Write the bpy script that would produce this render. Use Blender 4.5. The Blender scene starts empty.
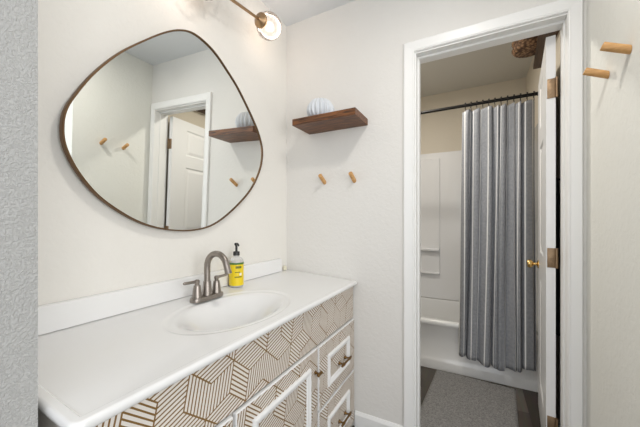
import bpy, bmesh, math, random
from mathutils import Vector, Matrix
random.seed(7)
PI = math.pi
COL = bpy.context.scene.collection
SC = bpy.context.scene

# ------------------------------------------------------------------ camera
cam_d = bpy.data.cameras.new('camera'); cam = bpy.data.objects.new('camera', cam_d); COL.objects.link(cam)
cam.location = (1.082, -1.562, 1.181)
cam.rotation_euler = (PI/2, 0, math.radians(28.12))
cam_d.sensor_fit = 'HORIZONTAL'; cam_d.sensor_width = 36.0
cam_d.lens = 36.0*290.0/640.0
cam_d.shift_y = 6.5/640.0
cam_d.clip_start = 0.01
SC.camera = cam
# ------------------------------------------------------------------ world, exposure, big lights
w = bpy.data.worlds.new('world'); SC.world = w; w.use_nodes = True
w.node_tree.nodes['Background'].inputs[0].default_value = (0.80, 0.88, 1.0, 1)
w.node_tree.nodes['Background'].inputs[1].default_value = 1.0
SC.view_settings.view_transform = 'Standard'; SC.view_settings.look = 'None'
SC.view_settings.gamma = 1.0; SC.view_settings.use_curve_mapping = False
SC.view_settings.exposure = 0.14

def area(name, loc, rot, sx, sy, power, color, shape='RECTANGLE'):
    l = bpy.data.lights.new(name, 'AREA'); l.shape = shape; l.size = sx
    if shape == 'RECTANGLE': l.size_y = sy
    l.energy = power; l.color = color
    o = bpy.data.objects.new(name, l); COL.objects.link(o); o.location = loc; o.rotation_euler = rot
    return o
area('window_daylight', (1.0, -3.50, 1.45), (PI/2, 0, 0), 2.9, 1.7, 17, (1.0, 0.985, 0.96))
area('added_side_daylight', (3.15, -2.25, 1.45), (PI/2, 0, PI/2), 2.2, 1.6, 42, (1.0, 0.985, 0.955))  # added light from an invented side window, brightens the left wall
area('vanity_nook_ceiling_lamp', (1.02, -0.82, 2.385), (0, 0, 0), 0.16, 0, 6.2, (1.0, 0.95, 0.88), 'DISK')
area('bathroom_ceiling_lamp', (0.62, 0.50, 2.40), (0, 0, 0), 0.10, 0, 10.5, (1.0, 0.95, 0.87), 'DISK')

# ------------------------------------------------------------------ helpers
def link(o, parent=None):
    COL.objects.link(o)
    if parent is not None: o.parent = parent
    return o
def obj(name, bm, mat, parent=None, smooth=False, angle=40):
    bmesh.ops.recalc_face_normals(bm, faces=bm.faces[:])
    me = bpy.data.meshes.new(name); bm.to_mesh(me); bm.free()
    if mat is not None: me.materials.append(mat)
    if smooth:
        for p in me.polygons: p.use_smooth = True
        try: me.set_sharp_from_angle(angle=math.radians(angle))
        except Exception: pass
    return link(bpy.data.objects.new(name, me), parent)
def tag(o, label, cat, group=None):
    o['label'] = label; o['category'] = cat
    if group: o['group'] = group
    return o
def thing(name, label, cat, loc=(0, 0, 0), group=None):
    o = bpy.data.objects.new(name, None); o.empty_display_size = 0.05
    link(o); o.location = loc
    return tag(o, label, cat, group)
def struct(name, bm, mat, smooth=False):
    o = obj(name, bm, mat, None, smooth); o['kind'] = 'structure'; return o
def BM(): return bmesh.new()
def add_box(bm, x0, x1, y0, y1, z0, z1, bev=0.0, seg=2):
    vs = [bm.verts.new((x, y, z)) for x in (x0, x1) for y in (y0, y1) for z in (z0, z1)]
    F = [(0,1,3,2),(4,6,7,5),(0,4,5,1),(2,3,7,6),(0,2,6,4),(1,5,7,3)]
    fs = [bm.faces.new([vs[i] for i in f]) for f in F]
    if bev > 0:
        es = list({e for f in fs for e in f.edges})
        bmesh.ops.bevel(bm, geom=es, offset=bev, segments=seg, profile=0.5, affect='EDGES')
    return bm
def box(*a, **k): return add_box(BM(), *a, **k)
def add_lathe(bm, prof, n=32, M=None, rib=None, cap=True):
    rings = []
    for (r, z) in prof:
        ring = []
        for i in range(n):
            t = 2*PI*i/n
            rr = r*(rib(t, z) if rib else 1.0)
            v = Vector((rr*math.cos(t), rr*math.sin(t), z))
            ring.append(bm.verts.new(M @ v if M else v))
        rings.append(ring)
    for a, b in zip(rings, rings[1:]):
        for i in range(n):
            bm.faces.new((a[i], a[(i+1) % n], b[(i+1) % n], b[i]))
    if cap:
        for ring in (rings[0], rings[-1]):
            try: bm.faces.new(ring)
            except Exception: pass
    return bm
def along(p, d):
    d = Vector(d).normalized()
    return Matrix.Translation(Vector(p)) @ d.to_track_quat('Z', 'Y').to_matrix().to_4x4()
def add_tube(bm, pts, rad, n=12, closed=False, cap=True):
    pts = [Vector(p) for p in pts]; N = len(pts)
    rads = rad if isinstance(rad, (list, tuple)) else [rad]*N
    rings = []; ref = None
    for i, p in enumerate(pts):
        if closed: t = (pts[(i+1) % N]-pts[i-1])
        else: t = pts[min(i+1, N-1)]-pts[max(i-1, 0)]
        t.normalize()
        if ref is None:
            ref = Vector((0, 0, 1)) if abs(t.z) < 0.9 else Vector((1, 0, 0))
        u = (ref - t*ref.dot(t)).normalized(); ref = u
        v = t.cross(u)
        rings.append([bm.verts.new(p+(u*math.cos(2*PI*k/n)+v*math.sin(2*PI*k/n))*rads[i]) for k in range(n)])
    pairs = list(zip(rings, rings[1:]))
    if closed: pairs.append((rings[-1], rings[0]))
    for a, b in pairs:
        for k in range(n):
            bm.faces.new((a[k], a[(k+1) % n], b[(k+1) % n], b[k]))
    if cap and not closed:
        bm.faces.new(rings[0]); bm.faces.new(rings[-1])
    return bm
def catmull(P, k=6, closed=True):
    out = []; N = len(P); P = [Vector(p) for p in P]
    rng = range(N) if closed else range(N-1)
    for i in rng:
        if closed: a, b, c, d = P[i-1], P[i], P[(i+1) % N], P[(i+2) % N]
        else: a, b, c, d = P[max(i-1, 0)], P[i], P[i+1], P[min(i+2, N-1)]
        for j in range(k):
            t = j/k
            out.append(0.5*((2*b)+(c-a)*t+(2*a-5*b+4*c-d)*t*t+(3*b-a-3*c+d)*t**3))
    if not closed: out.append(P[-1].copy())
    return out
def add_prism(bm, poly, axis, a, b):
    """poly of 2D points extruded along axis 0/1/2 from a to b"""
    def P(u, v, h):
        if axis == 0: return (h, u, v)
        if axis == 1: return (u, h, v)
        return (u, v, h)
    A = [bm.verts.new(P(u, v, a)) for u, v in poly]; B = [bm.verts.new(P(u, v, b)) for u, v in poly]
    n = len(poly)
    bm.faces.new(A); bm.faces.new(B)
    for i in range(n): bm.faces.new((A[i], A[(i+1) % n], B[(i+1) % n], B[i]))
    return bm
def sstep(a, b, x):
    t = min(1, max(0, (x-a)/(b-a))); return t*t*(3-2*t)

# ------------------------------------------------------------------ materials
def mat(name, color, rough=0.5, metal=0.0, spec=0.5, bump=None, coat=0.0, vary=None):
    m = bpy.data.materials.new(name); m.use_nodes = True
    nt = m.node_tree; b = nt.nodes['Principled BSDF']
    b.inputs['Base Color'].default_value = (*color, 1); b.inputs['Roughness'].default_value = rough
    b.inputs['Metallic'].default_value = metal; b.inputs['Specular IOR Level'].default_value = spec
    b.inputs['Coat Weight'].default_value = coat
    tc = nt.nodes.new('ShaderNodeTexCoord')
    if vary:                                   # (scale, amount)
        n = nt.nodes.new('ShaderNodeTexNoise'); n.inputs['Scale'].default_value = vary[0]; n.inputs['Detail'].default_value = 3
        nt.links.new(tc.outputs['Object'], n.inputs['Vector'])
        mx = nt.nodes.new('ShaderNodeMix'); mx.data_type = 'RGBA'
        k = vary[1]
        mx.inputs['A'].default_value = (*[c*(1-k) for c in color], 1); mx.inputs['B'].default_value = (*[min(1, c*(1+k)) for c in color], 1)
        nt.links.new(n.outputs['Fac'], mx.inputs['Factor']); nt.links.new(mx.outputs['Result'], b.inputs['Base Color'])
    if bump:                                   # (scale, strength, distance)
        n = nt.nodes.new('ShaderNodeTexNoise'); n.inputs['Scale'].default_value = bump[0]; n.inputs['Detail'].default_value = 4
        n.inputs['Roughness'].default_value = 0.55
        nt.links.new(tc.outputs['Object'], n.inputs['Vector'])
        bp = nt.nodes.new('ShaderNodeBump'); bp.inputs['Strength'].default_value = bump[1]; bp.inputs['Distance'].default_value = bump[2]
        nt.links.new(n.outputs['Fac'], bp.inputs['Height']); nt.links.new(bp.outputs['Normal'], b.inputs['Normal'])
    return m
def wood(name, c1, c2, axis, scale=6.0, rough=0.5, stretch=14.0):
    m = bpy.data.materials.new(name); m.use_nodes = True
    nt = m.node_tree; b = nt.nodes['Principled BSDF']; b.inputs['Roughness'].default_value = rough
    tc = nt.nodes.new('ShaderNodeTexCoord'); mp = nt.nodes.new('ShaderNodeMapping')
    s = [stretch]*3; s[axis] = 1.0; mp.inputs['Scale'].default_value = s
    n = nt.nodes.new('ShaderNodeTexNoise'); n.inputs['Scale'].default_value = scale; n.inputs['Detail'].default_value = 5; n.inputs['Distortion'].default_value = 0.6
    cr = nt.nodes.new('ShaderNodeValToRGB')
    cr.color_ramp.elements[0].position = 0.3; cr.color_ramp.elements[0].color = (*c1, 1)
    cr.color_ramp.elements[1].position = 0.7; cr.color_ramp.elements[1].color = (*c2, 1)
    nt.links.new(tc.outputs['Object'], mp.inputs['Vector']); nt.links.new(mp.outputs['Vector'], n.inputs['Vector'])
    nt.links.new(n.outputs['Fac'], cr.inputs['Fac']); nt.links.new(cr.outputs['Color'], b.inputs['Base Color'])
    bp = nt.nodes.new('ShaderNodeBump'); bp.inputs['Strength'].default_value = 0.15; bp.inputs['Distance'].default_value = 0.002
    nt.links.new(n.outputs['Fac'], bp.inputs['Height']); nt.links.new(bp.outputs['Normal'], b.inputs['Normal'])
    return m
def wall_mat(name, color, strength, scale=45):
    m = bpy.data.materials.new(name); m.use_nodes = True
    nt = m.node_tree; b = nt.nodes['Principled BSDF']
    b.inputs['Base Color'].default_value = (*color, 1); b.inputs['Roughness'].default_value = 0.6
    b.inputs['Specular IOR Level'].default_value = 0.3
    g = nt.nodes.new('ShaderNodeNewGeometry')
    n1 = nt.nodes.new('ShaderNodeTexNoise'); n1.inputs['Scale'].default_value = scale; n1.inputs['Detail'].default_value = 3; n1.inputs['Distortion'].default_value = 0.5
    n2 = nt.nodes.new('ShaderNodeTexNoise'); n2.inputs['Scale'].default_value = scale*3.2; n2.inputs['Detail'].default_value = 2
    cr = nt.nodes.new('ShaderNodeValToRGB'); cr.color_ramp.elements[0].position = 0.42; cr.color_ramp.elements[1].position = 0.62
    ad = nt.nodes.new('ShaderNodeMath'); ad.operation = 'MULTIPLY_ADD'; ad.inputs[1].default_value = 0.35
    nt.links.new(g.outputs['Position'], n1.inputs['Vector']); nt.links.new(g.outputs['Position'], n2.inputs['Vector'])
    nt.links.new(n1.outputs['Fac'], cr.inputs['Fac']); nt.links.new(n2.outputs['Fac'], ad.inputs[0]); nt.links.new(cr.outputs['Color'], ad.inputs[2])
    bp = nt.nodes.new('ShaderNodeBump'); bp.inputs['Strength'].default_value = strength; bp.inputs['Distance'].default_value = 0.002
    nt.links.new(ad.outputs[0], bp.inputs['Height']); nt.links.new(bp.outputs['Normal'], b.inputs['Normal'])
    return m
def wallpaper_mat():
    m = bpy.data.materials.new('geometric_wallpaper'); m.use_nodes = True
    nt = m.node_tree; L = nt.links; b = nt.nodes['Principled BSDF']; b.inputs['Roughness'].default_value = 0.45
    def N(t): return nt.nodes.new(t)
    def M(op, a, c=None, d=None):
        n = N('ShaderNodeMath'); n.operation = op
        for i, v in enumerate((a, c, d)):
            if v is None: continue
            if isinstance(v, (int, float)): n.inputs[i].default_value = v
            else: L.new(v, n.inputs[i])
        return n.outputs[0]
    def V(op, a, c=None, d=None, out=0):
        n = N('ShaderNodeVectorMath'); n.operation = op
        for i, v in enumerate((a, c, d)):
            if v is None: continue
            if isinstance(v, tuple): n.inputs[i].default_value = v
            else: L.new(v, n.inputs[i])
        return n.outputs[out]
    g = N('ShaderNodeNewGeometry'); sp = N('ShaderNodeSeparateXYZ'); L.new(g.outputs['Position'], sp.inputs[0])
    cb = N('ShaderNodeCombineXYZ')
    S = 6.7
    L.new(M('MULTIPLY_ADD', sp.outputs['Y'], S, 0.31), cb.inputs[0]); L.new(M('MULTIPLY_ADD', sp.outputs['Z'], S, 0.2), cb.inputs[1])
    rt = N('ShaderNodeVectorRotate'); rt.rotation_type = 'Z_AXIS'; rt.inputs['Angle'].default_value = math.radians(12)
    L.new(cb.outputs[0], rt.inputs['Vector'])
    p = rt.outputs[0]
    h = (0.5, 0.8660254, 1.0); nh = (-0.5, -0.8660254, -1.0)
    a = V('WRAP', p, h, nh); p2 = V('SUBTRACT', p, (0.5, 0.8660254, 0)); c = V('WRAP', p2, h, nh)
    less = M('LESS_THAN', V('DOT_PRODUCT', a, a, out=1), V('DOT_PRODUCT', c, c, out=1))
    mx = N('ShaderNodeMix'); mx.data_type = 'VECTOR'
    L.new(less, mx.inputs['Factor'])
    va = [s for s in mx.inputs if s.type == 'VECTOR' and s.name == 'A'][0]; vb = [s for s in mx.inputs if s.type == 'VECTOR' and s.name == 'B'][0]
    L.new(c, va); L.new(a, vb)
    gv = [s for s in mx.outputs if s.type == 'VECTOR'][0]
    cell = V('SUBTRACT', p, gv)
    sg = N('ShaderNodeSeparateXYZ'); L.new(gv, sg.inputs[0])
    ang = M('ARCTAN2', sg.outputs['Y'], sg.outputs['X'])
    u = M('FLOORED_MODULO', M('DIVIDE', M('ADD', ang, PI/6), 2*PI/3), 3.0)
    k = M('FLOOR', u)
    wn = N('ShaderNodeTexWhiteNoise'); wn.noise_dimensions = '4D'
    L.new(V('SNAP', V('ADD', cell, (0.05, 0.05, 0.0)), (0.25, 0.25, 1.0)), wn.inputs['Vector']); L.new(k, wn.inputs['W'])
    flip = M('GREATER_THAN', wn.outputs['Value'], 0.5)
    def coord(fl):
        t = M('ADD', M('MULTIPLY', k, 2*PI/3), M('MULTIPLY', fl, PI/3))
        return M('ADD', M('MULTIPLY', sg.outputs['X'], M('COSINE', t)), M('MULTIPLY', sg.outputs['Y'], M('SINE', t)))
    c1 = coord(flip); c2 = coord(M('SUBTRACT', 1.0, flip))
    fr = M('FRACT', M('MULTIPLY_ADD', c1, 14.0, 0.17))
    line = M('LESS_THAN', fr, 0.36)
    e1 = M('LESS_THAN', c2, 0.013); e2 = M('GREATER_THAN', c2, 0.487)
    tot = M('MAXIMUM', line, M('MAXIMUM', e1, e2))
    mc = N('ShaderNodeMix'); mc.data_type = 'RGBA'; L.new(tot, mc.inputs['Factor'])
    mc.inputs['A'].default_value = (0.74, 0.70, 0.65, 1); mc.inputs['B'].default_value = (0.20, 0.108, 0.026, 1)
    L.new(mc.outputs['Result'], b.inputs['Base Color'])
    return m

M_wallA = wall_mat('cream_plaster', (0.80, 0.78, 0.735), 0.25)
M_wallB = wall_mat('white_plaster', (0.755, 0.74, 0.71), 0.25)
M_wallC = wall_mat('pale_green_white_plaster', (0.80, 0.80, 0.755), 0.25)
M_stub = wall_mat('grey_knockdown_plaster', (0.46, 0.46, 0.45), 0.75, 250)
M_bath = wall_mat('beige_bath_plaster', (0.66, 0.60, 0.50), 0.2)
M_ceil = wall_mat('ceiling_paint', (0.74, 0.765, 0.79), 0.15)
M_trim = mat('white_trim_paint', (0.86, 0.86, 0.85), 0.35)
M_door = mat('white_door_paint', (0.86, 0.86, 0.86), 0.3)
M_marble = mat('white_cultured_marble', (0.81, 0.81, 0.805), 0.15, coat=0.25, vary=(3.0, 0.015))
M_paper = wallpaper_mat()
M_cabw = mat('white_cabinet_paint', (0.80, 0.80, 0.80), 0.35)
M_cabb = mat('beige_cabinet_paint', (0.60, 0.57, 0.52), 0.5)
M_brass = mat('antique_brass', (0.20, 0.115, 0.045), 0.38, 1.0, bump=(90, 0.2, 0.001))
M_hinge = mat('worn_brass_hinge', (0.30, 0.205, 0.125), 0.45, 0.9, bump=(150, 0.3, 0.001), vary=(60, 0.35))
M_knob = mat('polished_brass', (0.75, 0.50, 0.18), 0.2, 1.0)
M_gold = mat('satin_gold', (0.46, 0.30, 0.17), 0.35, 1.0)
M_nickel = mat('brushed_nickel', (0.32, 0.285, 0.255), 0.34, 1.0)
M_bronze = mat('bronze_frame', (0.16, 0.095, 0.05), 0.4, 0.8)
M_mirror = mat('mirror_silver', (0.90, 0.92, 0.90), 0.0, 1.0)
M_walnut = wood('walnut', (0.016, 0.006, 0.003), (0.25, 0.092, 0.027), 0, 10.0, 0.45)
M_darkwood = wood('dark_stained_wood', (0.035, 0.018, 0.010), (0.11, 0.058, 0.032), 1, 5.0, 0.5)
M_oak = wood('light_oak', (0.50, 0.26, 0.085), (0.68, 0.40, 0.17), 0, 9.0, 0.5)
M_black = mat('black_metal', (0.012, 0.011, 0.010), 0.4, 0.6)
M_blackpl = mat('black_plastic', (0.012, 0.012, 0.012), 0.3)
M_vase = mat('white_ceramic', (0.64, 0.67, 0.71), 0.4)
M_tub = mat('white_tub_enamel', (0.78, 0.78, 0.77), 0.15, coat=0.3)
M_surr = mat('white_surround', (0.78, 0.78, 0.78), 0.2)
M_mat = mat('grey_chenille', (0.42, 0.41, 0.40), 1.0, spec=0.1, bump=(140, 1.0, 0.03), vary=(150, 0.9))
M_towel = mat('black_terry', (0.02, 0.02, 0.022), 1.0, spec=0.1, bump=(200, 0.8, 0.004))
M_caulk = mat('cream_filler', (0.80, 0.76, 0.60), 0.5)
M_glassp = mat('window_frame_paint', (0.8, 0.8, 0.8), 0.4)

def floor_mat():
    m = bpy.data.materials.new('grey_brown_vinyl_plank'); m.use_nodes = True
    nt = m.node_tree; L = nt.links; b = nt.nodes['Principled BSDF']; b.inputs['Roughness'].default_value = 0.4
    g = nt.nodes.new('ShaderNodeNewGeometry'); mp = nt.nodes.new('ShaderNodeMapping')
    mp.inputs['Rotation'].default_value = (0, 0, PI/2); mp.inputs['Location'].default_value = (0, 0.05, 0)
    br = nt.nodes.new('ShaderNodeTexBrick'); br.inputs['Scale'].default_value = 1.0
    br.inputs['Color1'].default_value = (0.060, 0.047, 0.036, 1); br.inputs['Color2'].default_value = (0.19, 0.165, 0.135, 1)
    br.inputs['Mortar'].default_value = (0.03, 0.025, 0.02, 1); br.inputs['Mortar Size'].default_value = 0.0015
    br.inputs['Brick Width'].default_value = 1.2; br.inputs['Row Height'].default_value = 0.095; br.inputs['Bias'].default_value = -0.1
    n = nt.nodes.new('ShaderNodeTexNoise'); n.inputs['Scale'].default_value = 7; n.inputs['Detail'].default_value = 6
    mp2 = nt.nodes.new('ShaderNodeMapping'); mp2.inputs['Scale'].default_value = (10, 0.8, 1)
    L.new(g.outputs['Position'], mp.inputs['Vector']); L.new(mp.outputs['Vector'], br.inputs['Vector'])
    L.new(g.outputs['Position'], mp2.inputs['Vector']); L.new(mp2.outputs['Vector'], n.inputs['Vector'])
    mx = nt.nodes.new('ShaderNodeMix'); mx.data_type = 'RGBA'; mx.blend_type = 'MULTIPLY'; mx.inputs['Factor'].default_value = 0.6
    L.new(br.outputs['Color'], mx.inputs['A']); L.new(n.outputs['Color'], mx.inputs['B']); L.new(mx.outputs['Result'], b.inputs['Base Color'])
    return m
M_floor = floor_mat()
def curtain_mat():
    m = bpy.data.materials.new('grey_striped_linen'); m.use_nodes = True
    nt = m.node_tree; L = nt.links; b = nt.nodes['Principled BSDF']; b.inputs['Roughness'].default_value = 0.9; b.inputs['Specular IOR Level'].default_value = 0.1
    uv = nt.nodes.new('ShaderNodeUVMap'); uv.uv_map = 'UVMap'; sp = nt.nodes.new('ShaderNodeSeparateXYZ'); L.new(uv.outputs[0], sp.inputs[0])
    f = nt.nodes.new('ShaderNodeMath'); f.operation = 'MULTIPLY'; f.inputs[1].default_value = 1/0.058; L.new(sp.outputs[0], f.inputs[0])
    fr = nt.nodes.new('ShaderNodeMath'); fr.operation = 'FRACT'; L.new(f.outputs[0], fr.inputs[0])
    lt = nt.nodes.new('ShaderNodeMath'); lt.operation = 'LESS_THAN'; lt.inputs[1].default_value = 0.12; L.new(fr.outputs[0], lt.inputs[0])
    n = nt.nodes.new('ShaderNodeTexNoise'); n.inputs['Scale'].default_value = 60; n.inputs['Detail'].default_value = 4; L.new(uv.outputs[0], n.inputs['Vector'])
    base = nt.nodes.new('ShaderNodeMix'); base.data_type = 'RGBA'; L.new(n.outputs['Fac'], base.inputs['Factor'])
    base.inputs['A'].default_value = (0.20, 0.21, 0.23, 1); base.inputs['B'].default_value = (0.37, 0.38, 0.405, 1)
    mx = nt.nodes.new('ShaderNodeMix'); mx.data_type = 'RGBA'; L.new(lt.outputs[0], mx.inputs['Factor']); L.new(base.outputs['Result'], mx.inputs['A'])
    mx.inputs['B'].default_value = (0.80, 0.80, 0.79, 1)
    L.new(mx.outputs['Result'], b.inputs['Base Color'])
    n2 = nt.nodes.new('ShaderNodeTexNoise'); n2.inputs['Scale'].default_value = 14; n2.inputs['Detail'].default_value = 4; L.new(uv.outputs[0], n2.inputs['Vector'])
    bp = nt.nodes.new('ShaderNodeBump'); bp.inputs['Strength'].default_value = 0.5; bp.inputs['Distance'].default_value = 0.01
    L.new(n2.outputs['Fac'], bp.inputs['Height']); L.new(bp.outputs['Normal'], b.inputs['Normal'])
    return m
M_curtain = curtain_mat()
def wicker_mat():
    m = bpy.data.materials.new('brown_wicker'); m.use_nodes = True
    nt = m.node_tree; L = nt.links; b = nt.nodes['Principled BSDF']; b.inputs['Roughness'].default_value = 0.7
    tc = nt.nodes.new('ShaderNodeTexCoord'); v = nt.nodes.new('ShaderNodeTexVoronoi'); v.inputs['Scale'].default_value = 60
    cr = nt.nodes.new('ShaderNodeValToRGB'); cr.color_ramp.elements[0].color = (0.50, 0.29, 0.15, 1); cr.color_ramp.elements[1].color = (0.07, 0.032, 0.015, 1)
    cr.color_ramp.elements[1].position = 0.7
    L.new(tc.outputs['Object'], v.inputs['Vector']); L.new(v.outputs['Distance'], cr.inputs['Fac']); L.new(cr.outputs['Color'], b.inputs['Base Color'])
    return m
M_wicker = wicker_mat()
def glass_globe_mat():
    m = bpy.data.materials.new('milky_clear_glass'); m.use_nodes = True
    nt = m.node_tree; L = nt.links; nt.nodes.remove(nt.nodes['Principled BSDF']); out = nt.nodes['Material Output']
    tr = nt.nodes.new('ShaderNodeBsdfTransparent'); tr.inputs[0].default_value = (0.97, 0.97, 0.96, 1)
    df = nt.nodes.new('ShaderNodeBsdfTranslucent'); df.inputs[0].default_value = (0.95, 0.94, 0.92, 1)
    gl = nt.nodes.new('ShaderNodeBsdfGlossy'); gl.inputs['Roughness'].default_value = 0.05
    a = nt.nodes.new('ShaderNodeMixShader'); a.inputs[0].default_value = 0.30; L.new(tr.outputs[0], a.inputs[1]); L.new(df.outputs[0], a.inputs[2])
    lw = nt.nodes.new('ShaderNodeLayerWeight'); lw.inputs[0].default_value = 0.25
    c = nt.nodes.new('ShaderNodeMixShader'); L.new(lw.outputs['Fresnel'], c.inputs[0]); L.new(a.outputs[0], c.inputs[1]); L.new(gl.outputs[0], c.inputs[2])
    L.new(c.outputs[0], out.inputs[0])
    return m
M_globe = glass_globe_mat()
def emit_mat(name, color, s):
    m = bpy.data.materials.new(name); m.use_nodes = True
    b = m.node_tree.nodes['Principled BSDF']; b.inputs['Base Color'].default_value = (*color, 1)
    b.inputs['Emission Color'].default_value = (*color, 1); b.inputs['Emission Strength'].default_value = s
    return m
M_bulb = emit_mat('glowing_bulb', (1.0, 0.86, 0.74), 1.6)
M_dome = emit_mat('lit_lamp_dome', (1.0, 0.96, 0.9), 3.0)
def bottle_mat():
    m = mat('clear_bottle_plastic', (0.95, 0.95, 0.95), 0.12)
    b = m.node_tree.nodes['Principled BSDF']; b.inputs['Transmission Weight'].default_value = 0.55; b.inputs['IOR'].default_value = 1.2
    return m
M_bottle = bottle_mat()
M_yellow = mat('yellow_label', (0.83, 0.62, 0.015), 0.35)
M_green = mat('green_print', (0.06, 0.17, 0.03), 0.4)
M_ink = mat('dark_green_ink', (0.05, 0.09, 0.02), 0.5)
M_whiteprint = mat('white_print', (0.85, 0.83, 0.75), 0.5)

# ------------------------------------------------------------------ setting
XC, YB0, YB1, H, HB = 1.485, 0.0, 0.115, 2.44, 2.46
struct('floor', box(-1.5, 3.2, -3.6, 1.7, -0.06, 0.0), M_floor)
struct('ceiling', box(-1.6, 3.3, -3.7, 0.0, H, H+0.1), M_ceil)
struct('ceiling_bathroom', box(-0.1, XC+0.11, YB1, 1.7, HB, HB+0.1), mat('bath_ceiling_paint', (0.62, 0.60, 0.55), 0.7))
struct('wall_left', box(-0.1, 0, -1.345, YB1, 0, H), M_wallA)
bm = BM(); add_box(bm, 0.0, 0.795, YB0, YB1, 0, 2.60); add_box(bm, 1.442, XC, YB0, YB1, 0, 2.60); add_box(bm, 0.795, 1.442, YB0, YB1, 2.062, 2.60)
struct('wall_back', bm, M_wallB)
struct('wall_right', box(XC, XC+0.11, -0.56, YB1, 0, H), M_wallC)
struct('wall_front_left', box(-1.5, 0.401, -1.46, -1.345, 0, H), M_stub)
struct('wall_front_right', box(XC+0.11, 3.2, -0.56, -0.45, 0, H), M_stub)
struct('wall_bathroom_left', box(-0.1, 0, YB1, 1.7, 0, HB), M_bath)
struct('wall_bathroom_back', box(0, XC, 1.6, 1.7, 0, HB), M_bath)
struct('wall_bathroom_right', box(XC, XC+0.11, YB1, 1.7, 0, HB), M_bath)
struct('wall_bedroom_left', box(-1.6, -1.5, -3.6, -1.345, 0, H), M_wallB)
bm = BM()
add_box(bm, 3.2, 3.3, -3.6, -3.4, 0, H); add_box(bm, 3.2, 3.3, -1.1, -0.45, 0, H)
add_box(bm, 3.2, 3.3, -3.4, -1.1, 0, 0.6); add_box(bm, 3.2, 3.3, -3.4, -1.1, 2.3, H)
struct('wall_bedroom_right', bm, M_wallB)
bm = BM()
for y in (-3.4, -2.275, -1.15): add_box(bm, 3.22, 3.28, y, y+0.05, 0.6, 2.3)
for z in (0.6, 2.25): add_box(bm, 3.22, 3.28, -3.35, -1.15, z, z+0.05)
struct('added_window_2', bm, M_glassp)  # unseen window, added as a source for the side light on the left wall
bm = BM()
add_box(bm, -1.5, -0.5, -3.7, -3.6, 0, H); add_box(bm, 2.5, 3.2, -3.7, -3.6, 0, H)
add_box(bm, -0.5, 2.5, -3.7, -3.6, 0, 0.55); add_box(bm, -0.5, 2.5, -3.7, -3.6, 2.3, H)
struct('wall_bedroom_back', bm, M_wallB)
bm = BM()
for x in (-0.5, 0.475, 1.45, 2.45): add_box(bm, x, x+0.05, -3.68, -3.62, 0.55, 2.3)
for z in (0.55, 2.25): add_box(bm, -0.45, 2.45, -3.68, -3.62, z, z+0.05)
win = struct('window_1', bm, M_glassp)

# doorway casing: mitred boards with a bead on the inner edge
def casing_profile(y0):     # (distance from inner edge, y)
    return [(0.0, y0), (0.0, y0-0.009), (0.003, y0-0.012), (0.006, y0-0.013), (0.008, y0-0.0105), (0.010, y0-0.0125), (0.050, y0-0.0155), (0.055, y0-0.012), (0.055, y0)]
def add_casing(bm, xl, xr, zt, y0):
    prof = casing_profile(y0); rows = []
    for d, y in prof:
        rows.append([bm.verts.new(p) for p in ((xl-d, y, 0), (xl-d, y, zt+d), (xr+d*0.84, y, zt+d), (xr+d*0.84, y, 0))])
    n = len(rows)
    for i in range(n):
        a, b = rows[i], rows[(i+1) % n]
        for k in range(3): bm.faces.new((a[k], a[k+1], b[k+1], b[k]))
    bm.faces.new([r[0] for r in rows]); bm.faces.new([r[3] for r in rows][::-1])
bm = BM(); add_casing(bm, 0.806, 1.425, 2.051, 0.0)
struct('trim_1', bm, M_trim)
bm = BM()
add_box(bm, 0.795, 0.813, 0.0, YB1, 0, 2.044); add_box(bm, 1.424, 1.442, 0.0, YB1, 0, 2.044); add_box(bm, 0.795, 1.442, 0.0, YB1, 2.044, 2.062)
add_box(bm, 0.813, 0.823, 0.040, 0.074, 0, 2.034); add_box(bm, 1.419, 1.424, 0.040, 0.074, 0, 2.034); add_box(bm, 0.813, 1.424, 0.040, 0.074, 2.034, 2.044)
struct('trim_2', bm, M_trim)
def base_prof(t=0.013, h=0.09): return [(0, 0), (t, 0), (t, h-0.016), (t*0.5, h-0.004), (t*0.35, h), (0, h)]
bm = BM(); add_prism(bm, [(-a, z) for a, z in base_prof()], 0, 0.478, 0.751); struct('baseboard_back', bm, M_trim)
bm = BM(); add_prism(bm, [(XC-a, z) for a, z in base_prof()], 1, YB1, 0.89); struct('baseboard_bathroom_right', bm, M_trim)
bm = BM(); add_prism(bm, [(XC-a, z) for a, z in base_prof()], 1, -0.56, -0.018); struct('baseboard_right', bm, M_trim)

# ------------------------------------------------------------------ panelled door, open into the bathroom
def door_leaf():
    bm = BM()
    ys = [0, 0.165, 0.43, 0.595]; zs = [0, 0.20, 0.82, 0.98, 1.59, 1.70, 1.94, 2.02]
    T = 0.035
    sides = []
    for x in (-T, 0):
        g = [[bm.verts.new((x, y, z)) for z in zs] for y in ys]; fs = {}
        for i in range(3):
            for j in range(7): fs[(i, j)] = bm.faces.new((g[i][j], g[i+1][j], g[i+1][j+1], g[i][j+1]))
        sides.append((g, fs))
    a, b = sides[0][0], sides[1][0]
    for j in range(7):
        bm.faces.new((a[0][j], b[0][j], b[0][j+1], a[0][j+1])); bm.faces.new((a[3][j], b[3][j], b[3][j+1], a[3][j+1]))
    for i in range(3):
        bm.faces.new((a[i][0], a[i+1][0], b[i+1][0], b[i][0])); bm.faces.new((a[i][7], a[i+1][7], b[i+1][7], b[i][7]))
    bmesh.ops.recalc_face_normals(bm, faces=bm.faces[:])
    pf = [sides[s][1][(1, j)] for s in (0, 1) for j in (1, 3, 5)]
    bmesh.ops.inset_individual(bm, faces=pf, thickness=0.014, depth=-0.008)
    bmesh.ops.inset_individual(bm, faces=pf, thickness=0.010, depth=0.0)
    bmesh.ops.inset_individual(bm, faces=pf, thickness=0.035, depth=0.006)
    return bm
door = obj('door_1', door_leaf(), M_door); door['kind'] = 'structure'
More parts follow.
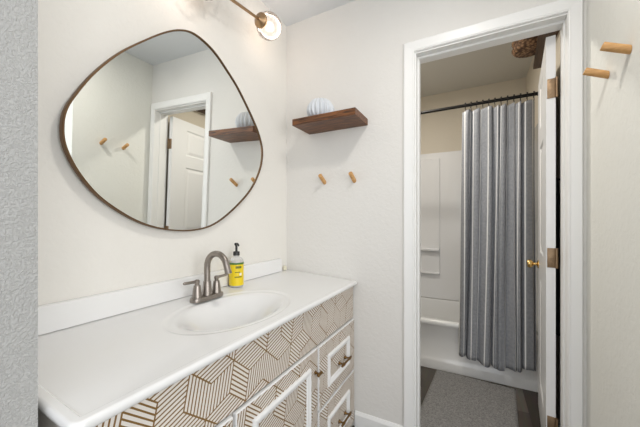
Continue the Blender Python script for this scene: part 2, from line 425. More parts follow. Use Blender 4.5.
door.location = (1.409, 0.123, 0.012); door.rotation_euler = (0, 0, math.radians(-6))
for z in (0.216, 0.994, 1.777):
    bm = BM()
    add_box(bm, -0.031, -0.002, -0.0035, -0.0005, z-0.045, z+0.045, 0.001)
    add_tube(bm, [(0.003, -0.006, z-0.046), (0.003, -0.006, z+0.046)], 0.0055, 10)
    for dz in (-0.03, 0.0, 0.03):
        add_lathe(bm, [(0.0045, 0), (0.0045, 0.0012), (0.002, 0.002)], 10, along((-0.02 if dz else -0.012, -0.0033, z+dz), (0, -1, 0)))
    h = obj('hinge', bm, M_hinge, door, True); h['label'] = 'worn brass hinge'
bm = BM(); kp = along((-0.035, 0.535, 0.896), (-1, 0, 0))
add_lathe(bm, [(0.026, 0), (0.026, 0.003), (0.020, 0.008), (0.009, 0.011), (0.009, 0.026), (0.016, 0.030), (0.024, 0.038), (0.0265, 0.047), (0.023, 0.056), (0.013, 0.060), (0.002, 0.061)], 24, kp)
k = obj('door_knob', bm, M_knob, door, True); k['label'] = 'small polished brass knob'

# ------------------------------------------------------------------ vanity cabinet
van = thing('vanity_cabinet', 'white vanity cabinet covered in gold geometric striped wallpaper under the white countertop', 'cabinet', (0.24, -0.66, 0))
vx, vy = 0.24, -0.66
def L_(x0, x1, y0, y1, z0, z1): return (x0-vx, x1-vx, y0-vy, y1-vy, z0, z1)
XF = 0.462; YL, YR = -1.312, -0.004
bm = BM()
add_box(bm, *L_(0.004, XF, YL, YL+0.016, 0.0, 0.806)); add_box(bm, *L_(0.004, XF, YR-0.016, YR, 0.0, 0.806))
add_box(bm, *L_(0.004, XF, YL+0.016, YR-0.016, 0.08, 0.10)); add_box(bm, *L_(0.004, 0.012, YL+0.016, YR-0.016, 0.10, 0.806))
add_box(bm, *L_(0.40, 0.41, YL+0.016, YR-0.016, 0.0, 0.08))
for y0, y1 in ((YL+0.016, YL+0.035), (-0.955, -0.94), (-0.455, -0.44), (-0.04, YR-0.016)): add_box(bm, *L_(XF-0.02, XF, y0, y1, 0.10, 0.806))
for z0, z1 in ((0.10, 0.115), (0.325, 0.335), (0.615, 0.64), (0.78, 0.806)): add_box(bm, *L_(XF-0.018, XF-0.001, YL+0.035, YR-0.03, z0, z1))
b_ = obj('cabinet_body', bm, M_cabb, van); b_['label'] = 'beige painted cabinet carcass'
o = obj('front_panel', box(*L_(XF, XF+0.009, YL+0.004, -0.020, 0.632, 0.808), bev=0.001), M_paper, van); o['label'] = 'wallpapered fixed panel with gold stripes'
def front(name, y0, y1, z0, z1, inset_y, inset_z):
    d = obj(name, box(*L_(XF+0.001, XF+0.0165, y0, y1, z0, z1), bev=0.003), M_cabw, van)
    m_ = 0.004
    f = obj('wallpaper_face', box(*L_(XF+0.0155, XF+0.0172, y0+m_, y1-m_, z0+m_, z1-m_)), M_paper, d); f['label'] = 'striped gold and white wallpaper'
    # raised picture-frame molding
    iy, iz, wd = inset_y, inset_z, 0.030
    X0 = XF+0.0170-vx
    bm = BM(); rows = []
    for dd, h in ((0, 0), (0.001, 0.005), (0.005, 0.010), (0.011, 0.011), (0.016, 0.007), (0.024, 0.005), (wd, 0.0)):
        a0, a1, c0, c1 = y0+iy+dd-vy, y1-iy-dd-vy, z0+iz+dd, z1-iz-dd
        rows.append([bm.verts.new((X0+h, yy, zz)) for yy, zz in ((a0, c0), (a1, c0), (a1, c1), (a0, c1))])
    for a, b in zip(rows, rows[1:]+rows[:1]):
        for k in range(4): bm.faces.new((a[k], a[(k+1) % 4], b[(k+1) % 4], b[k]))
    mo = obj('molding', bm, M_cabw, d); mo['label'] = 'raised white frame molding'
    return d
def add_pull(bm, yc, zc, x0):
    X = x0-vx
    for s in (-1, 1):
        add_lathe(bm, [(0.010, 0), (0.010, 0.003), (0.006, 0.006), (0.0045, 0.012), (0.0045, 0.026)], 14, along((X, yc-vy+s*0.036, zc), (1, 0, 0)))
        add_lathe(bm, [(0.0045, -0.008), (0.0075, -0.004), (0.0075, 0.004), (0.0045, 0.008)], 14, along((X+0.027, yc-vy+s*0.036, zc), (0, 1, 0)))
    add_tube(bm, [(X+0.027, yc-vy+t, zc) for t in (-0.062, -0.058, -0.03, 0, 0.03, 0.058, 0.062)], [0.003, 0.006, 0.0055, 0.005, 0.0055, 0.006, 0.003], 12)
def handle_knob(d, y, z):
    bm = BM(); add_lathe(bm, [(0.008, 0), (0.008, 0.003), (0.005, 0.006), (0.0045, 0.02)], 14, along((XF+0.0172-vx, y-vy, z), (1, 0, 0)))
    add_tube(bm, [(XF+0.04-vx, y-vy+t, z) for t in (-0.019, -0.015, 0, 0.015, 0.019)], [0.004, 0.0075, 0.0065, 0.0075, 0.004], 12)
    h = obj('knob', bm, M_brass, d, True); h['label'] = 'antique brass bar knob'
for z0, z1 in ((0.340, 0.622), (0.045, 0.332)):
    d = front('drawer', -0.442, -0.022, z0, z1, 0.082, 0.066)
    bm = BM(); add_pull(bm, -0.195, (z0+z1)/2-0.02, XF+0.0172); h = obj('drawer_pull', bm, M_brass, d, True); h['label'] = 'antique brass bar pull'
d = front('door', -0.942, -0.453, 0.045, 0.625, 0.068, 0.058); handle_knob(d, -0.478, 0.528)
d = front('door', -1.300, -0.953, 0.045, 0.625, 0.068, 0.058); handle_knob(d, -1.27, 0.528)

# ------------------------------------------------------------------ countertop with moulded basin
top = thing('vanity_countertop', 'long glossy white countertop with moulded oval sink basin on the vanity cabinet', 'countertop', (0.25, -0.66, 0.80))
CX0, CX1, CY0, CY1 = 0.001, 0.489, -1.327, -0.010
SX, SY, AX, AY = 0.278, -0.735, 0.142, 0.235
def plane_z(x): return 0.834+0.060*(0.495-x)
def top_z(x, y):
    z = plane_z(x)
    e = math.hypot((x-SX)/AX, (y-SY)/AY)
    z -= 0.004*sstep(1.20, 1.12, e)
    if e < 1.04:
        z -= 0.105*sstep(1.04, 0.10, e)**0.8
    d = min(CX1-x, y-CY0)
    z += 0.0035*sstep(0.0165, 0.0125, d)
    return z
def build_top():
    bm = BM(); g = []; R = 0.015
    X_ = [CX0+(CX1-0.024-CX0)*i/110 for i in range(110)]+[CX1-0.024+0.001*i for i in range(25)]
    Y_ = [CY0+0.001*i for i in range(24)]+[CY0+0.024+(CY1-CY0-0.044)*i/290 for i in range(290)]+[CY1-0.020+0.002*i for i in range(11)]
    nx, ny = len(X_)-1, len(Y_)-1
    for i in range(nx+1):
        row = []
        for j in range(ny+1):
            x = X_[i]; y = Y_[j]
            z = top_z(x, y)
            for sy, ye in ((-1, CY0), (1, CY1)):
                dx = x-(CX1-R); dy = (y-(ye-sy*R))*sy
                if dx > 0 and dy > 0:
                    q = max(dx, dy); l = math.hypot(dx, dy)
                    x = CX1-R+dx*q/l; y = ye-sy*R+sy*dy*q/l
            row.append(bm.verts.new((x-0.25, y+0.66, z-0.80)))
        g.append(row)
    for i in range(nx):
        for j in range(ny): bm.faces.new((g[i][j], g[i+1][j], g[i+1][j+1], g[i][j+1]))
    loop = [g[i][0] for i in range(nx+1)]+[g[nx][j] for j in range(1, ny+1)]+[g[i][ny] for i in range(nx-1, -1, -1)]
    n = len(loop); nor = []
    for k, v in enumerate(loop):
        a = loop[max(k-1, 0)].co; b = loop[min(k+1, n-1)].co
        t = Vector((b.x-a.x, b.y-a.y, 0)).normalized(); nor.append(Vector((t.y, -t.x, 0)))
    prev = loop
    for off, dz in ((0.003, -0.0012), (0.0055, -0.004), (0.0065, -0.009), (0.006, -0.016), (0.003, -0.021), (-0.004, -0.0245), (-0.02, -0.025)):
        cur = [bm.verts.new(v.co+nr*off+Vector((0, 0, dz))) for v, nr in zip(loop, nor)]
        for k in range(n-1): bm.faces.new((prev[k], prev[k+1], cur[k+1], cur[k]))
        prev = cur
    lo = [[bm.verts.new(v.co+Vector((0, 0, -0.02))) for v in row] for row in g]
    for i in range(nx):
        for j in range(ny): bm.faces.new((lo[i][j+1], lo[i+1][j+1], lo[i+1][j], lo[i][j]))
    ll = [lo[i][0] for i in range(nx+1)]+[lo[nx][j] for j in range(1, ny+1)]+[lo[i][ny] for i in range(nx-1, -1, -1)]
    for k in range(n-1): bm.faces.new((prev[k], prev[k+1], ll[k+1], ll[k]))
    for j in range(ny): bm.faces.new((g[0][j], g[0][j+1], lo[0][j+1], lo[0][j]))
    return bm
obj('deck_and_basin', build_top(), M_marble, top, True, 60)
bm = BM()
poly = [(0.001, 0.8642), (0.0262, 0.8642), (0.0252, 0.8655), (0.0245, 0.868), (0.0235, 0.934), (0.021, 0.939), (0.016, 0.941), (0.001, 0.941)]
add_prism(bm, [(x-0.25, z-0.80) for x, z in poly], 1, -1.327+0.66, -0.085+0.66)
o = obj('backsplash', bm, M_marble, None, True, 30); o.location = (0.25, -0.66, 0.80); tag(o, 'low white backsplash strip standing at the back of the countertop', 'backsplash')
zd = top_z(SX, SY)
bm = BM(); add_lathe(bm, [(0.0, 0.001), (0.012, 0.0015), (0.019, 0.003), (0.022, 0.0025), (0.023, 0.0)], 24, Matrix.Translation((SX-0.25, SY+0.66, zd-0.80)), cap=False)
o = obj('drain', bm, M_nickel, top, True); o['label'] = 'nickel drain ring'
# small cream lump at the end of the backsplash
bm = BM(); add_lathe(bm, [(0.004, 0.0), (0.012, 0.003), (0.0125, 0.018), (0.010, 0.026), (0.003, 0.030)], 14)
o = obj('filler_lump', bm, M_caulk, None, True); o.location = (0.018, -0.045, plane_z(0.018)); tag(o, 'small cream lump in the corner beside the backsplash end', 'lump')

# ------------------------------------------------------------------ faucet
FX, FY = 0.112, -0.730; FZ = plane_z(FX)+0.0017
fau = thing('bathroom_faucet', 'brushed nickel two-handle faucet with high arc spout behind the white basin', 'faucet', (FX, FY, FZ))
bm = BM(); rows = []
for s, z in ((1.0, 0), (1.0, 0.008), (0.97, 0.013), (0.90, 0.016)):
    rows.append([bm.verts.new((0.027*s*math.copysign(abs(math.cos(t))**0.6, math.cos(t)), (0.075-0.027*(1-s))*math.copysign(abs(math.sin(t))**0.55, math.sin(t)), z)) for t in [2*PI*i/40 for i in range(40)]])
for a, b in zip(rows, rows[1:]):
    for i in range(40): bm.faces.new((a[i], a[(i+1) % 40], b[(i+1) % 40], b[i]))
bm.faces.new(rows[0]); bm.faces.new(rows[-1])
obj('base_plate', bm, M_nickel, fau, True)
bm = BM(); add_lathe(bm, [(0.020, 0.014), (0.019, 0.03), (0.0165, 0.055), (0.0150, 0.072)], 20)
pts = [(0, 0, 0.07), (0, 0, 0.10), (0, 0, 0.128)]
for i in range(1, 15):
    t = PI*i/14*0.93; pts.append((0.055-0.055*math.cos(t), 0, 0.132+0.055*math.sin(t)))
e = Vector(pts[-1]); dr = (e-Vector(pts[-2])).normalized()
pts += [tuple(e+dr*0.018), tuple(e+dr*0.034)]
rad = [0.0125]*(len(pts)-3)+[0.0122, 0.0125, 0.0138]
add_tube(bm, pts, rad, 16)
obj('spout', bm, M_nickel, fau, True)
for s in (-1, 1):
    bm = BM(); add_lathe(bm, [(0.0195, 0.013), (0.0185, 0.022), (0.014, 0.055), (0.0125, 0.062), (0.0125, 0.064)], 20, Matrix.Translation((0, s*0.049, 0)))
    h = obj('handle', bm, M_nickel, fau, True)
    bm = BM(); add_lathe(bm, [(0.0085, 0.064), (0.0085, 0.072), (0.010, 0.075), (0.010, 0.083), (0.006, 0.086)], 16, Matrix.Translation((0, s*0.049, 0)))
    add_tube(bm, [(0, s*0.045, 0.078), (0, s*0.06, 0.079), (0, s*0.085, 0.080), (0, s*0.106, 0.081), (0, s*0.110, 0.081)], [0.0062, 0.0062, 0.0055, 0.0058, 0.004], 12)
    obj('lever', bm, M_nickel, h, True)

# ------------------------------------------------------------------ soap bottle
BX, BY = 0.063, -0.514; BZ = plane_z(BX)+0.001
bot = thing('soap_bottle', 'yellow hand soap pump bottle with black pump beside the faucet', 'soap bottle', (BX, BY, BZ))
bot.rotation_euler = (0, 0, math.radians(-30))
bm = BM(); add_lathe(bm, [(0.029, 0), (0.0325, 0.003), (0.033, 0.01), (0.033, 0.118), (0.031, 0.128), (0.022, 0.139), (0.014, 0.143), (0.013, 0.150)], 32)
obj('bottle', bm, M_bottle, bot, True)
def band(z0, z1, r=0.0336, a0=0, a1=2*PI, th=0.0006):
    bm = BM(); n = 40; full = abs(a1-a0-2*PI) < 1e-6
    A = [[bm.verts.new((rr*math.cos(a0+(a1-a0)*i/n), rr*math.sin(a0+(a1-a0)*i/n), z)) for i in range(n+1)] for rr, z in ((r, z0), (r+th, z0), (r+th, z1), (r, z1))]
    for a, b in zip(A, A[1:]+A[:1]):
        for i in range(n): bm.faces.new((a[i], a[i+1], b[i+1], b[i]))
    return bm
lab = obj('label', band(0.008, 0.116), M_yellow, bot, True, 20); lab['label'] = 'yellow wrap-around label'
o = obj('green_band', band(0.108, 0.1165, 0.0343), M_green, lab, True, 20)
def arc_bars(rows, r, mt, nm):
    bm = BM()
    for z, h, spans in rows:
        for a0, a1 in spans:
            n = 4
            A = [[bm.verts.new((rr*math.cos(a0+(a1-a0)*i/n), rr*math.sin(a0+(a1-a0)*i/n), zz)) for i in range(n+1)] for rr, zz in ((r, z), (r+0.0005, z), (r+0.0005, z+h), (r, z+h))]
            for a, b in zip(A, A[1:]+A[:1]):
                for i in range(n): bm.faces.new((a[i], a[i+1], b[i+1], b[i]))
    return obj(nm, bm, mt, lab)
def spans(c, wd, n, gap=0.25):
    out = []; s = wd/n
    for i in range(n): out.append((c-wd/2+i*s, c-wd/2+i*s+s*(1-gap)))
    return out
arc_bars([(0.090, 0.011, spans(0.05, 0.85, 5)), (0.047, 0.005, spans(0.0, 1.0, 8)), (0.070, 0.004, spans(-0.1, 0.7, 7))], 0.0343, M_ink, 'print')
arc_bars([(0.056, 0.012, [(0.15, 0.45)]), (0.064, 0.004, [(0.2, 0.5)])], 0.0343, M_whiteprint, 'flower_print')
bm = BM(); add_lathe(bm, [(0.0155, 0.149), (0.0155, 0.165), (0.014, 0.168), (0.0055, 0.170), (0.0055, 0.196), (0.009, 0.197), (0.010, 0.206), (0.008, 0.209), (0.002, 0.210)], 20)
add_tube(bm, [(0, 0, 0.203), (0.02, 0, 0.204), (0.034, 0, 0.202), (0.038, 0, 0.197)], [0.005, 0.0048, 0.004, 0.003], 10)
o = obj('pump', bm, M_blackpl, bot, True); o['label'] = 'black pump head'

# ------------------------------------------------------------------ mirror (pebble outline, leaning slightly forward)
OUT = [(-0.074, 0.806), (-0.02, 0.826), (0.039, 0.824), (0.105, 0.804), (0.177, 0.76), (0.257, 0.701), (0.366, 0.589), (0.425, 0.509), (0.454, 0.427), (0.436, 0.323), (0.363, 0.205), (0.243, 0.099), (0.118, 0.023), (-0.002, -0.002), (-0.129, 0.007), (-0.235, 0.04), (-0.341, 0.108), (-0.402, 0.178), (-0.437, 0.247), (-0.447, 0.301), (-0.442, 0.359), (-0.419, 0.416), (-0.37, 0.504), (-0.298, 0.602), (-0.206, 0.698), (-0.133, 0.765)]
mir = thing('wall_mirror', 'large rounded asymmetrical wall mirror with thin bronze frame above the countertop', 'mirror', (0.004, -0.73, 1.137))
mir.rotation_euler = (0, math.radians(1.6), math.radians(0.5))
C2 = [(v.x, v.y) for v in catmull([(a, b, 0) for a, b in OUT], 6)]
def outline(off, x):
    n = len(C2); out = []
    for i in range(n):
        a = Vector(C2[i-1]); b = Vector(C2[(i+1) % n]); t = (b-a).normalized()
        nn = Vector((-t.y, t.x))        # clockwise outline -> outward
        out.append((x, C2[i][0]+nn.x*off, C2[i][1]+nn.y*off))
    return out
def ringmesh(profile):
    bm = BM(); rows = [[bm.verts.new(p) for p in outline(o_, x)] for o_, x in profile]; n = len(C2)
    for a, b in zip(rows, rows[1:]+rows[:1]):
        for i in range(n): bm.faces.new((a[i], a[(i+1) % n], b[(i+1) % n], b[i]))
    return bm
obj('frame', ringmesh([(-0.006, 0.003), (0.0, 0.003), (0.0, 0.020), (-0.001, 0.022), (-0.005, 0.022), (-0.006, 0.020), (-0.006, 0.015)]), M_bronze, mir, True, 35)
bm = BM(); A = [bm.verts.new(p) for p in outline(-0.0055, 0.009)]; B = [bm.verts.new(p) for p in outline(-0.0055, 0.016)]
bm.faces.new(A); bm.faces.new(B)
for i in range(len(A)): bm.faces.new((A[i], A[(i+1) % len(A)], B[(i+1) % len(A)], B[i]))
obj('mirror_glass', bm, M_mirror, mir)

# ------------------------------------------------------------------ vanity light with two globes
lamp = thing('vanity_light', 'brass wall light with round glass globes above the mirror', 'wall light', (0.0, -0.54, 2.345))
P0 = Vector((0.12, -0.41, 2.196)); P1 = Vector((0.12, -0.675, 2.159)); base = Vector((0.0, -0.54, 2.345))
bm = BM(); add_lathe(bm, [(0.055, 0.0), (0.055, 0.012), (0.050, 0.018), (0.012, 0.022)], 32, along((0.001, 0, 0), (1, 0, 0)))
obj('backplate', bm, M_gold, lamp, True)
mid = P0*0.2+P1*0.8-base
bm = BM(); add_tube(bm, [(0.018, 0, 0), (0.09, 0, -0.02), (0.112, -0.03, -0.06), tuple(mid)], 0.006, 12); obj('stem', bm, M_gold, lamp, True)
bm = BM(); add_tube(bm, [tuple(P1-base), tuple(P0-base)], 0.0070, 12); obj('bar', bm, M_gold, lamp, True)
dirv = (P0-P1).normalized()
for P, dv in ((P0, dirv), (P1, -dirv)):
    Mx = along(P-base, dv)
    bm = BM(); add_lathe(bm, [(0.009, -0.014), (0.014, -0.008), (0.034, 0.000), (0.037, 0.004), (0.037, 0.010), (0.030, 0.014), (0.026, 0.016), (0.026, 0.03)], 28, Mx)
    obj('socket', bm, M_gold, lamp, True)
    bm = BM(); R_ = 0.067; cz = 0.012+R_*0.95
    prof = []
    for i in range(25):
        t = PI*(0.10+0.90*i/24); prof.append((max(R_*math.sin(t), 0.0005), cz-R_*math.cos(t)))
    add_lathe(bm, prof, 40, Mx, cap=False)
    gl = obj('globe', bm, M_globe, lamp, True, 180); gl['label'] = 'clear milky glass globe'
    bm = BM(); add_lathe(bm, [(0.009, 0.02), (0.010, 0.04), (0.020, 0.065), (0.023, 0.08), (0.019, 0.095), (0.008, 0.102), (0.001, 0.103)], 20, Mx)
    obj('bulb', bm, M_bulb, gl, True)
    ld = bpy.data.lights.new('bulb_light', 'POINT'); ld.energy = 0.5; ld.color = (1.0, 0.82, 0.69); ld.shadow_soft_size = 0.05
    lo = link(bpy.data.objects.new('bulb_light', ld)); lo.location = P+dv*0.125

# ------------------------------------------------------------------ flush ceiling lamps
def ceiling_lamp(x, y, z, label):
    t = thing('ceiling_light', label, 'ceiling light', (x, y, z))
    bm = BM(); add_lathe(bm, [(0.11, 0), (0.115, -0.006), (0.115, -0.022), (0.108, -0.026)], 36); obj('rim', bm, M_trim, t, True)
    bm = BM(); add_lathe(bm, [(0.105, -0.024), (0.09, -0.034), (0.06, -0.042), (0.02, -0.045), (0.001, -0.045)], 36, cap=False); obj('diffuser', bm, M_dome, t, True)
ceiling_lamp(1.02, -0.82, H, 'round flush ceiling light over the vanity area')
ceiling_lamp(0.62, 0.50, HB, 'round flush ceiling light over the bath mat')

# ------------------------------------------------------------------ shelf, vase, pegs
o = obj('floating_shelf', box(-0.189, 0.189, -0.195, -0.001, 0, 0.036, bev=0.0015), M_walnut); o.location = (0.363, 0, 1.712)
tag(o, 'dark walnut floating shelf on the back wall beside the doorway', 'shelf')
def rib(t, z): return 1.0+0.085*math.cos(18*t)*sstep(0.0, 0.02, z)
bm = BM(); add_lathe(bm, [(0.040, 0), (0.050, 0.004), (0.067, 0.025), (0.075, 0.050), (0.071, 0.076), (0.058, 0.098), (0.046, 0.111), (0.042, 0.114), (0.038, 0.110), (0.041, 0.09)], 160, rib=rib)
o = obj('ribbed_vase', bm, M_vase, None, True, 60); o.location = (0.303, -0.098, 1.7485); tag(o, 'small white ribbed ceramic vase on the walnut shelf', 'vase')
def peg(name, p, out, ang, length, label):
    """peg leaves the wall at p along horizontal direction out, tilted up; base cut flush with the wall"""
    out = Vector(out); d = (out*math.cos(ang)+Vector((0, 0, 1))*math.sin(ang)).normalized()
    bm = BM(); R_ = 0.0120; u = d.cross(Vector((0, 0, 1))).normalized(); v = u.cross(d); n = 24
    rows = []
    for s, rr in ((None, R_), (length-0.0015, R_), (length, R_-0.0015)):
        row = []
        for i in range(n):
            q = (u*math.cos(2*PI*i/n)+v*math.sin(2*PI*i/n))*rr
            if s is None:
                tt = -q.dot(out)/d.dot(out); row.append(bm.verts.new(q+d*tt))
            else: row.append(bm.verts.new(q+d*s))
        rows.append(row)
    for a, b in zip(rows, rows[1:]):
        for i in range(n): bm.faces.new((a[i], a[(i+1) % n], b[(i+1) % n], b[i]))
    bm.faces.new(rows[0]); bm.faces.new(rows[-1])
    o = obj(name, bm, M_oak, None, True, 50); o.location = p
    return tag(o, label, 'wall peg', 'oak wall pegs')
peg('wall_peg', (0.279, -0.0005, 1.409), (0, -1, 0), math.radians(30), 0.070, 'oak wall peg under the shelf, nearer the mirror')
peg('wall_peg', (0.471, -0.0005, 1.407), (0, -1, 0), math.radians(30), 0.070, 'oak wall peg under the shelf, nearer the doorway')
peg('wall_peg', (XC-0.0005, -0.380, 1.682), (-1, 0, 0), math.radians(24), 0.068, 'oak wall peg on the right wall, larger and further from the doorway')
peg('wall_peg', (XC-0.0005, -0.221, 1.678), (-1, 0, 0), math.radians(24), 0.068, 'oak wall peg on the right wall, closer to the doorway')

# ------------------------------------------------------------------ bathtub and surround
def rrect(x0, x1, y0, y1, r, z, n=6):
    out = []
    for cx, cy, a0 in ((x1-r, y1-r, 0), (x0+r, y1-r, PI/2), (x0+r, y0+r, PI), (x1-r, y0+r, 1.5*PI)):
        for i in range(n+1):
            a = a0+PI/2*i/n; out.append((cx+r*math.cos(a), cy+r*math.sin(a), z))
    return out
tub = thing('bathtub', 'white alcove bathtub behind the grey shower curtain', 'bathtub', (0.742, 1.25, 0))
TX0, TX1, TY0, TY1 = 0.003, 1.482, 0.900, 1.597
rings = [(0.0, TY0-0.006, 0.004, 0.0), (0.0, TY0-0.006, 0.004, 0.060), (0.0, TY0+0.001, 0.004, 0.078), (0.0, TY0+0.010, 0.004, 0.095), (0.0, TY0+0.012, 0.004, 0.33),
         (0.0, TY0+0.004, 0.004, 0.342), (0.0, TY0, 0.004, 0.352), (0.0, TY0, 0.004, 0.368), (0.0, TY0+0.006, 0.004, 0.379), (0.004, TY0+0.014, 0.006, 0.383)]
bm = BM(); rows = []
for ins, y0, r, z in rings: rows.append([bm.verts.new((x-0.742, y-1.25, zz)) for x, y, zz in rrect(TX0+ins, TX1-ins, y0, TY1-ins, max(r, 0.003), z)])
for i, (ins, z, r) in enumerate(((0.06, 0.381, 0.10), (0.072, 0.372, 0.11), (0.085, 0.34, 0.12), (0.12, 0.15, 0.13), (0.16, 0.09, 0.13), (0.22, 0.075, 0.10))):
    rows.append([bm.verts.new((x-0.742, y-1.25, zz)) for x, y, zz in rrect(TX0+ins, TX1-ins, TY0+ins, TY1-ins*0.2, r*0.4 if ins<.1 else r, z)])
n = len(rows[0])
for a, b in zip(rows, rows[1:]):
    for i in range(n): bm.faces.new((a[i], a[(i+1) % n], b[(i+1) % n], b[i]))
bm.faces.new(rows[0]); bm.faces.new(rows[-1])
obj('tub_shell', bm, M_tub, tub, True, 50)
bm = BM(); add_lathe(bm, [(0.024, 0), (0.024, 0.004), (0.015, 0.007)], 20, Matrix.Translation((0.48, 0, 0.0755))); obj('drain', bm, M_nickel, tub, True)
sur = thing('shower_surround', 'white moulded shower surround panels with soap ledge above the bathtub', 'shower surround', (0.755, 1.6, 0.384))
def S_(x0, x1, y0, y1, z0, z1): return (x0-0.755, x1-0.755, y0-1.6, y1-1.6, z0-0.384, z1-0.384)
obj('back_panel', box(*S_(0.016, 1.469, 1.586, 1.599, 0.386, 1.862), bev=0.003), M_surr, sur)
obj('side_panel', box(*S_(0.001, 0.014, 0.93, 1.599, 0.386, 1.862), bev=0.003), M_surr, sur)
obj('side_panel', box(*S_(1.471, 1.484, 0.93, 1.599, 0.386, 1.862), bev=0.003), M_surr, sur)
obj('raised_column', box(*S_(0.10, 0.770, 1.576, 1.587, 0.634, 1.80), bev=0.004), M_surr, sur)
bm = BM(); add_box(bm, *S_(0.15, 0.768, 1.535, 1.578, 0.868, 0.896), bev=0.008); obj('soap_ledge', bm, M_surr, sur, True)
bm = BM(); add_box(bm, *S_(0.15, 0.768, 1.552, 1.578, 0.636, 0.652), bev=0.006); obj('lower_ledge', bm, M_surr, sur, True)

# ------------------------------------------------------------------ shower curtain, rod
RY, RZ = 0.850, 2.032
rod = thing('curtain_rod', 'black shower curtain rod across the bathroom above the bathtub', 'curtain rod', (0.742, RY, RZ))
bm = BM(); add_tube(bm, [(-0.740, 0, 0), (0.740, 0, 0)], 0.0115, 16); obj('rod', bm, M_black, rod, True)
for s in (-1, 1):
    bm = BM(); add_lathe(bm, [(0.032, 0.0), (0.032, 0.006), (0.018, 0.02), (0.014, 0.03)], 24, along((s*0.7415, 0, 0), (-s, 0, 0))); obj('end_flange', bm, M_black, rod, True)
cur = thing('shower_curtain', 'grey pleated shower curtain with thin white stripes hanging from the black rod', 'shower curtain', (1.22, RY, RZ))
U0, U1 = 1.008, 1.446
def fold(u, s):
    ph = 2*PI*(8.5*u+0.30*math.sin(9.0*u+0.5)+0.16*math.sin(23*u+1))
    ph += s*(0.9*math.sin(5*u+2)+0.5*math.sin(13*u))
    return ph
def curtain():
    bm = BM(); uvl = bm.loops.layers.uv.new('UVMap')
    nu, nz = 480, 60; zt, zb = 1.996, 0.150; g = []; arc = [0.0]
    for i in range(nu+1):
        u = i/nu; col = []
        for j in range(nz+1):
            s = j/nz                                    # 0 top, 1 bottom
            ph = fold(u, s)
            a = 0.55+0.45*math.sin(17*u+1.2+0.8*s)**2      # folds of unequal depth
            amp = (0.017+0.013*min(1, s*2.5))*a
            y = amp*math.sin(ph)+0.006*math.sin(2.3*ph+2*s)*(0.4+s)-0.006
            x = U0-0.024*s+(U1-U0+0.024*s)*u+0.019*math.cos(ph+0.6)*(0.7+0.3*s)*a+0.008*math.sin(2.5*s+6*u)*s
            zbt = zb+0.018*math.sin(7*u+1)+0.008*math.sin(31*u)
            z = zt+(zbt-zt)*s
            if s < 0.03: z -= 0.007*(1-math.cos(ph))*(1-s/0.03)
            col.append(bm.verts.new((x-1.22, y, z-RZ)))
        g.append(col)
        if i: arc.append(arc[-1]+(g[i][nz//2].co-g[i-1][nz//2].co).length)
    for i in range(nu):
        for j in range(nz):
            f = bm.faces.new((g[i][j], g[i+1][j], g[i+1][j+1], g[i][j+1]))
            for l, (a, b) in zip(f.loops, ((i, j), (i+1, j), (i+1, j+1), (i, j+1))): l[uvl].uv = (arc[a], b/nz*1.85)
    return bm
cf = obj('fabric', curtain(), M_curtain, cur, True, 180)
so = cf.modifiers.new('thickness', 'SOLIDIFY'); so.thickness = 0.0016
for k in range(12):
    u = (k+0.3)/11.6; x = U0+(U1-U0)*min(u, 0.995)-1.22
    bm = BM(); pts = [(x+0.002*math.sin(a), 0.019*math.cos(a), -0.004+0.019*math.sin(a)) for a in [2*PI*i/20 for i in range(20)]]
    add_tube(bm, pts, 0.0022, 8, closed=True)
    add_tube(bm, [(x, 0, -0.022), (x, 0.002, -0.034), (x, -0.003, -0.044)], 0.0022, 8)
    add_lathe(bm, [(0.0045, -0.003), (0.006, 0.0), (0.0045, 0.003)], 10, Matrix.Translation((x, 0, 0.017)))
    o = obj('curtain_ring', bm, M_black, cur, True)

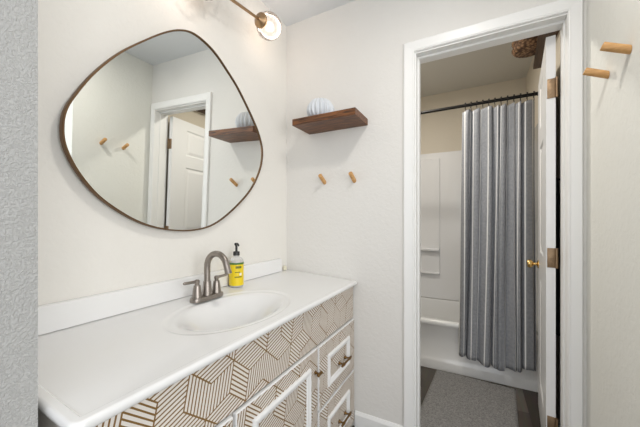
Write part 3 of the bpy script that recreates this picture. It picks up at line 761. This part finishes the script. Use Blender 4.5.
# ------------------------------------------------------------------ bath mat, basket, shelf above the door, towel
bm = BM(); nx, ny = 60, 90; g = []
for i in range(nx+1):
    row = []
    for j in range(ny+1):
        a, b = i/nx, j/ny; e = min(a, 1-a)*0.515; f = min(b, 1-b)*0.76
        z = 0.015*sstep(0, 0.012, min(e, f))+0.003*random.random()*(1 if min(e, f) > 0.005 else 0)
        row.append(bm.verts.new((-0.2575+0.515*a, -0.38+0.76*b, z)))
    g.append(row)
for i in range(nx):
    for j in range(ny): bm.faces.new((g[i][j], g[i+1][j], g[i+1][j+1], g[i][j+1]))
o = obj('bath_mat', bm, M_mat, None, True, 180); o.location = (1.047, 0.482, 0.001); o.rotation_euler = (0, 0, math.radians(-4))
tag(o, 'grey fluffy rectangular bath mat on the floor beside the bathtub', 'bath mat')
bm = BM(); add_prism(bm, [(1.370, 0.16), (1.430, 0.855), (1.484, 0.855), (1.484, 0.16)], 2, 2.203, 2.228)
o = obj('wall_shelf', bm, M_darkwood); tag(o, 'dark stained wooden shelf high on the wall above the open door', 'shelf')
def wv(t, z): return 1+0.02*math.sin(24*t+ (PI if int(z/0.011) % 2 else 0))
bm = BM(); prof = [(0.072, 0.0), (0.084, 0.004)]+[(0.090+0.005*math.sin(i*1.57), 0.012+i*0.011) for i in range(13)]+[(0.094, 0.157), (0.090, 0.163), (0.085, 0.158), (0.083, 0.02)]
add_lathe(bm, prof, 96, rib=wv)
o = obj('wicker_basket', bm, M_wicker, None, True, 60); o.location = (1.383, 0.64, 2.229); tag(o, 'round brown wicker basket on the dark shelf above the door', 'basket')
tw = thing('hanging_towel', 'black towel hanging on the wall behind the open door', 'towel', (1.465, 0.33, 1.40))
bm = BM(); n = 28; rows = []
for k, (z, wy, wx) in enumerate(((0.0, 0.012, 0.008), (-0.03, 0.035, 0.014), (-0.15, 0.075, 0.017), (-0.45, 0.095, 0.018), (-0.75, 0.10, 0.017), (-0.785, 0.098, 0.013))):
    rows.append([bm.verts.new((-0.020+wx*math.cos(2*PI*i/n)*(1+0.25*math.sin(8*PI*i/n*2)), wy*math.sin(2*PI*i/n), z)) for i in range(n)])
for a, b in zip(rows, rows[1:]):
    for i in range(n): bm.faces.new((a[i], a[(i+1) % n], b[(i+1) % n], b[i]))
bm.faces.new(rows[0]); bm.faces.new(rows[-1])
obj('towel_cloth', bm, M_towel, tw, True, 60)
bm = BM(); add_tube(bm, [(0.018, 0, -0.01), (-0.02, 0, -0.01), (-0.028, 0, 0.006)], 0.006, 10); add_lathe(bm, [(0.018, 0), (0.018, 0.004), (0.010, 0.006)], 16, along((0.0195, 0, -0.01), (-1, 0, 0)))
o = obj('wall_hook', bm, M_black, None, True); o.location = (1.465, 0.33, 1.40); tag(o, 'black wall hook holding the black towel behind the door', 'hook')
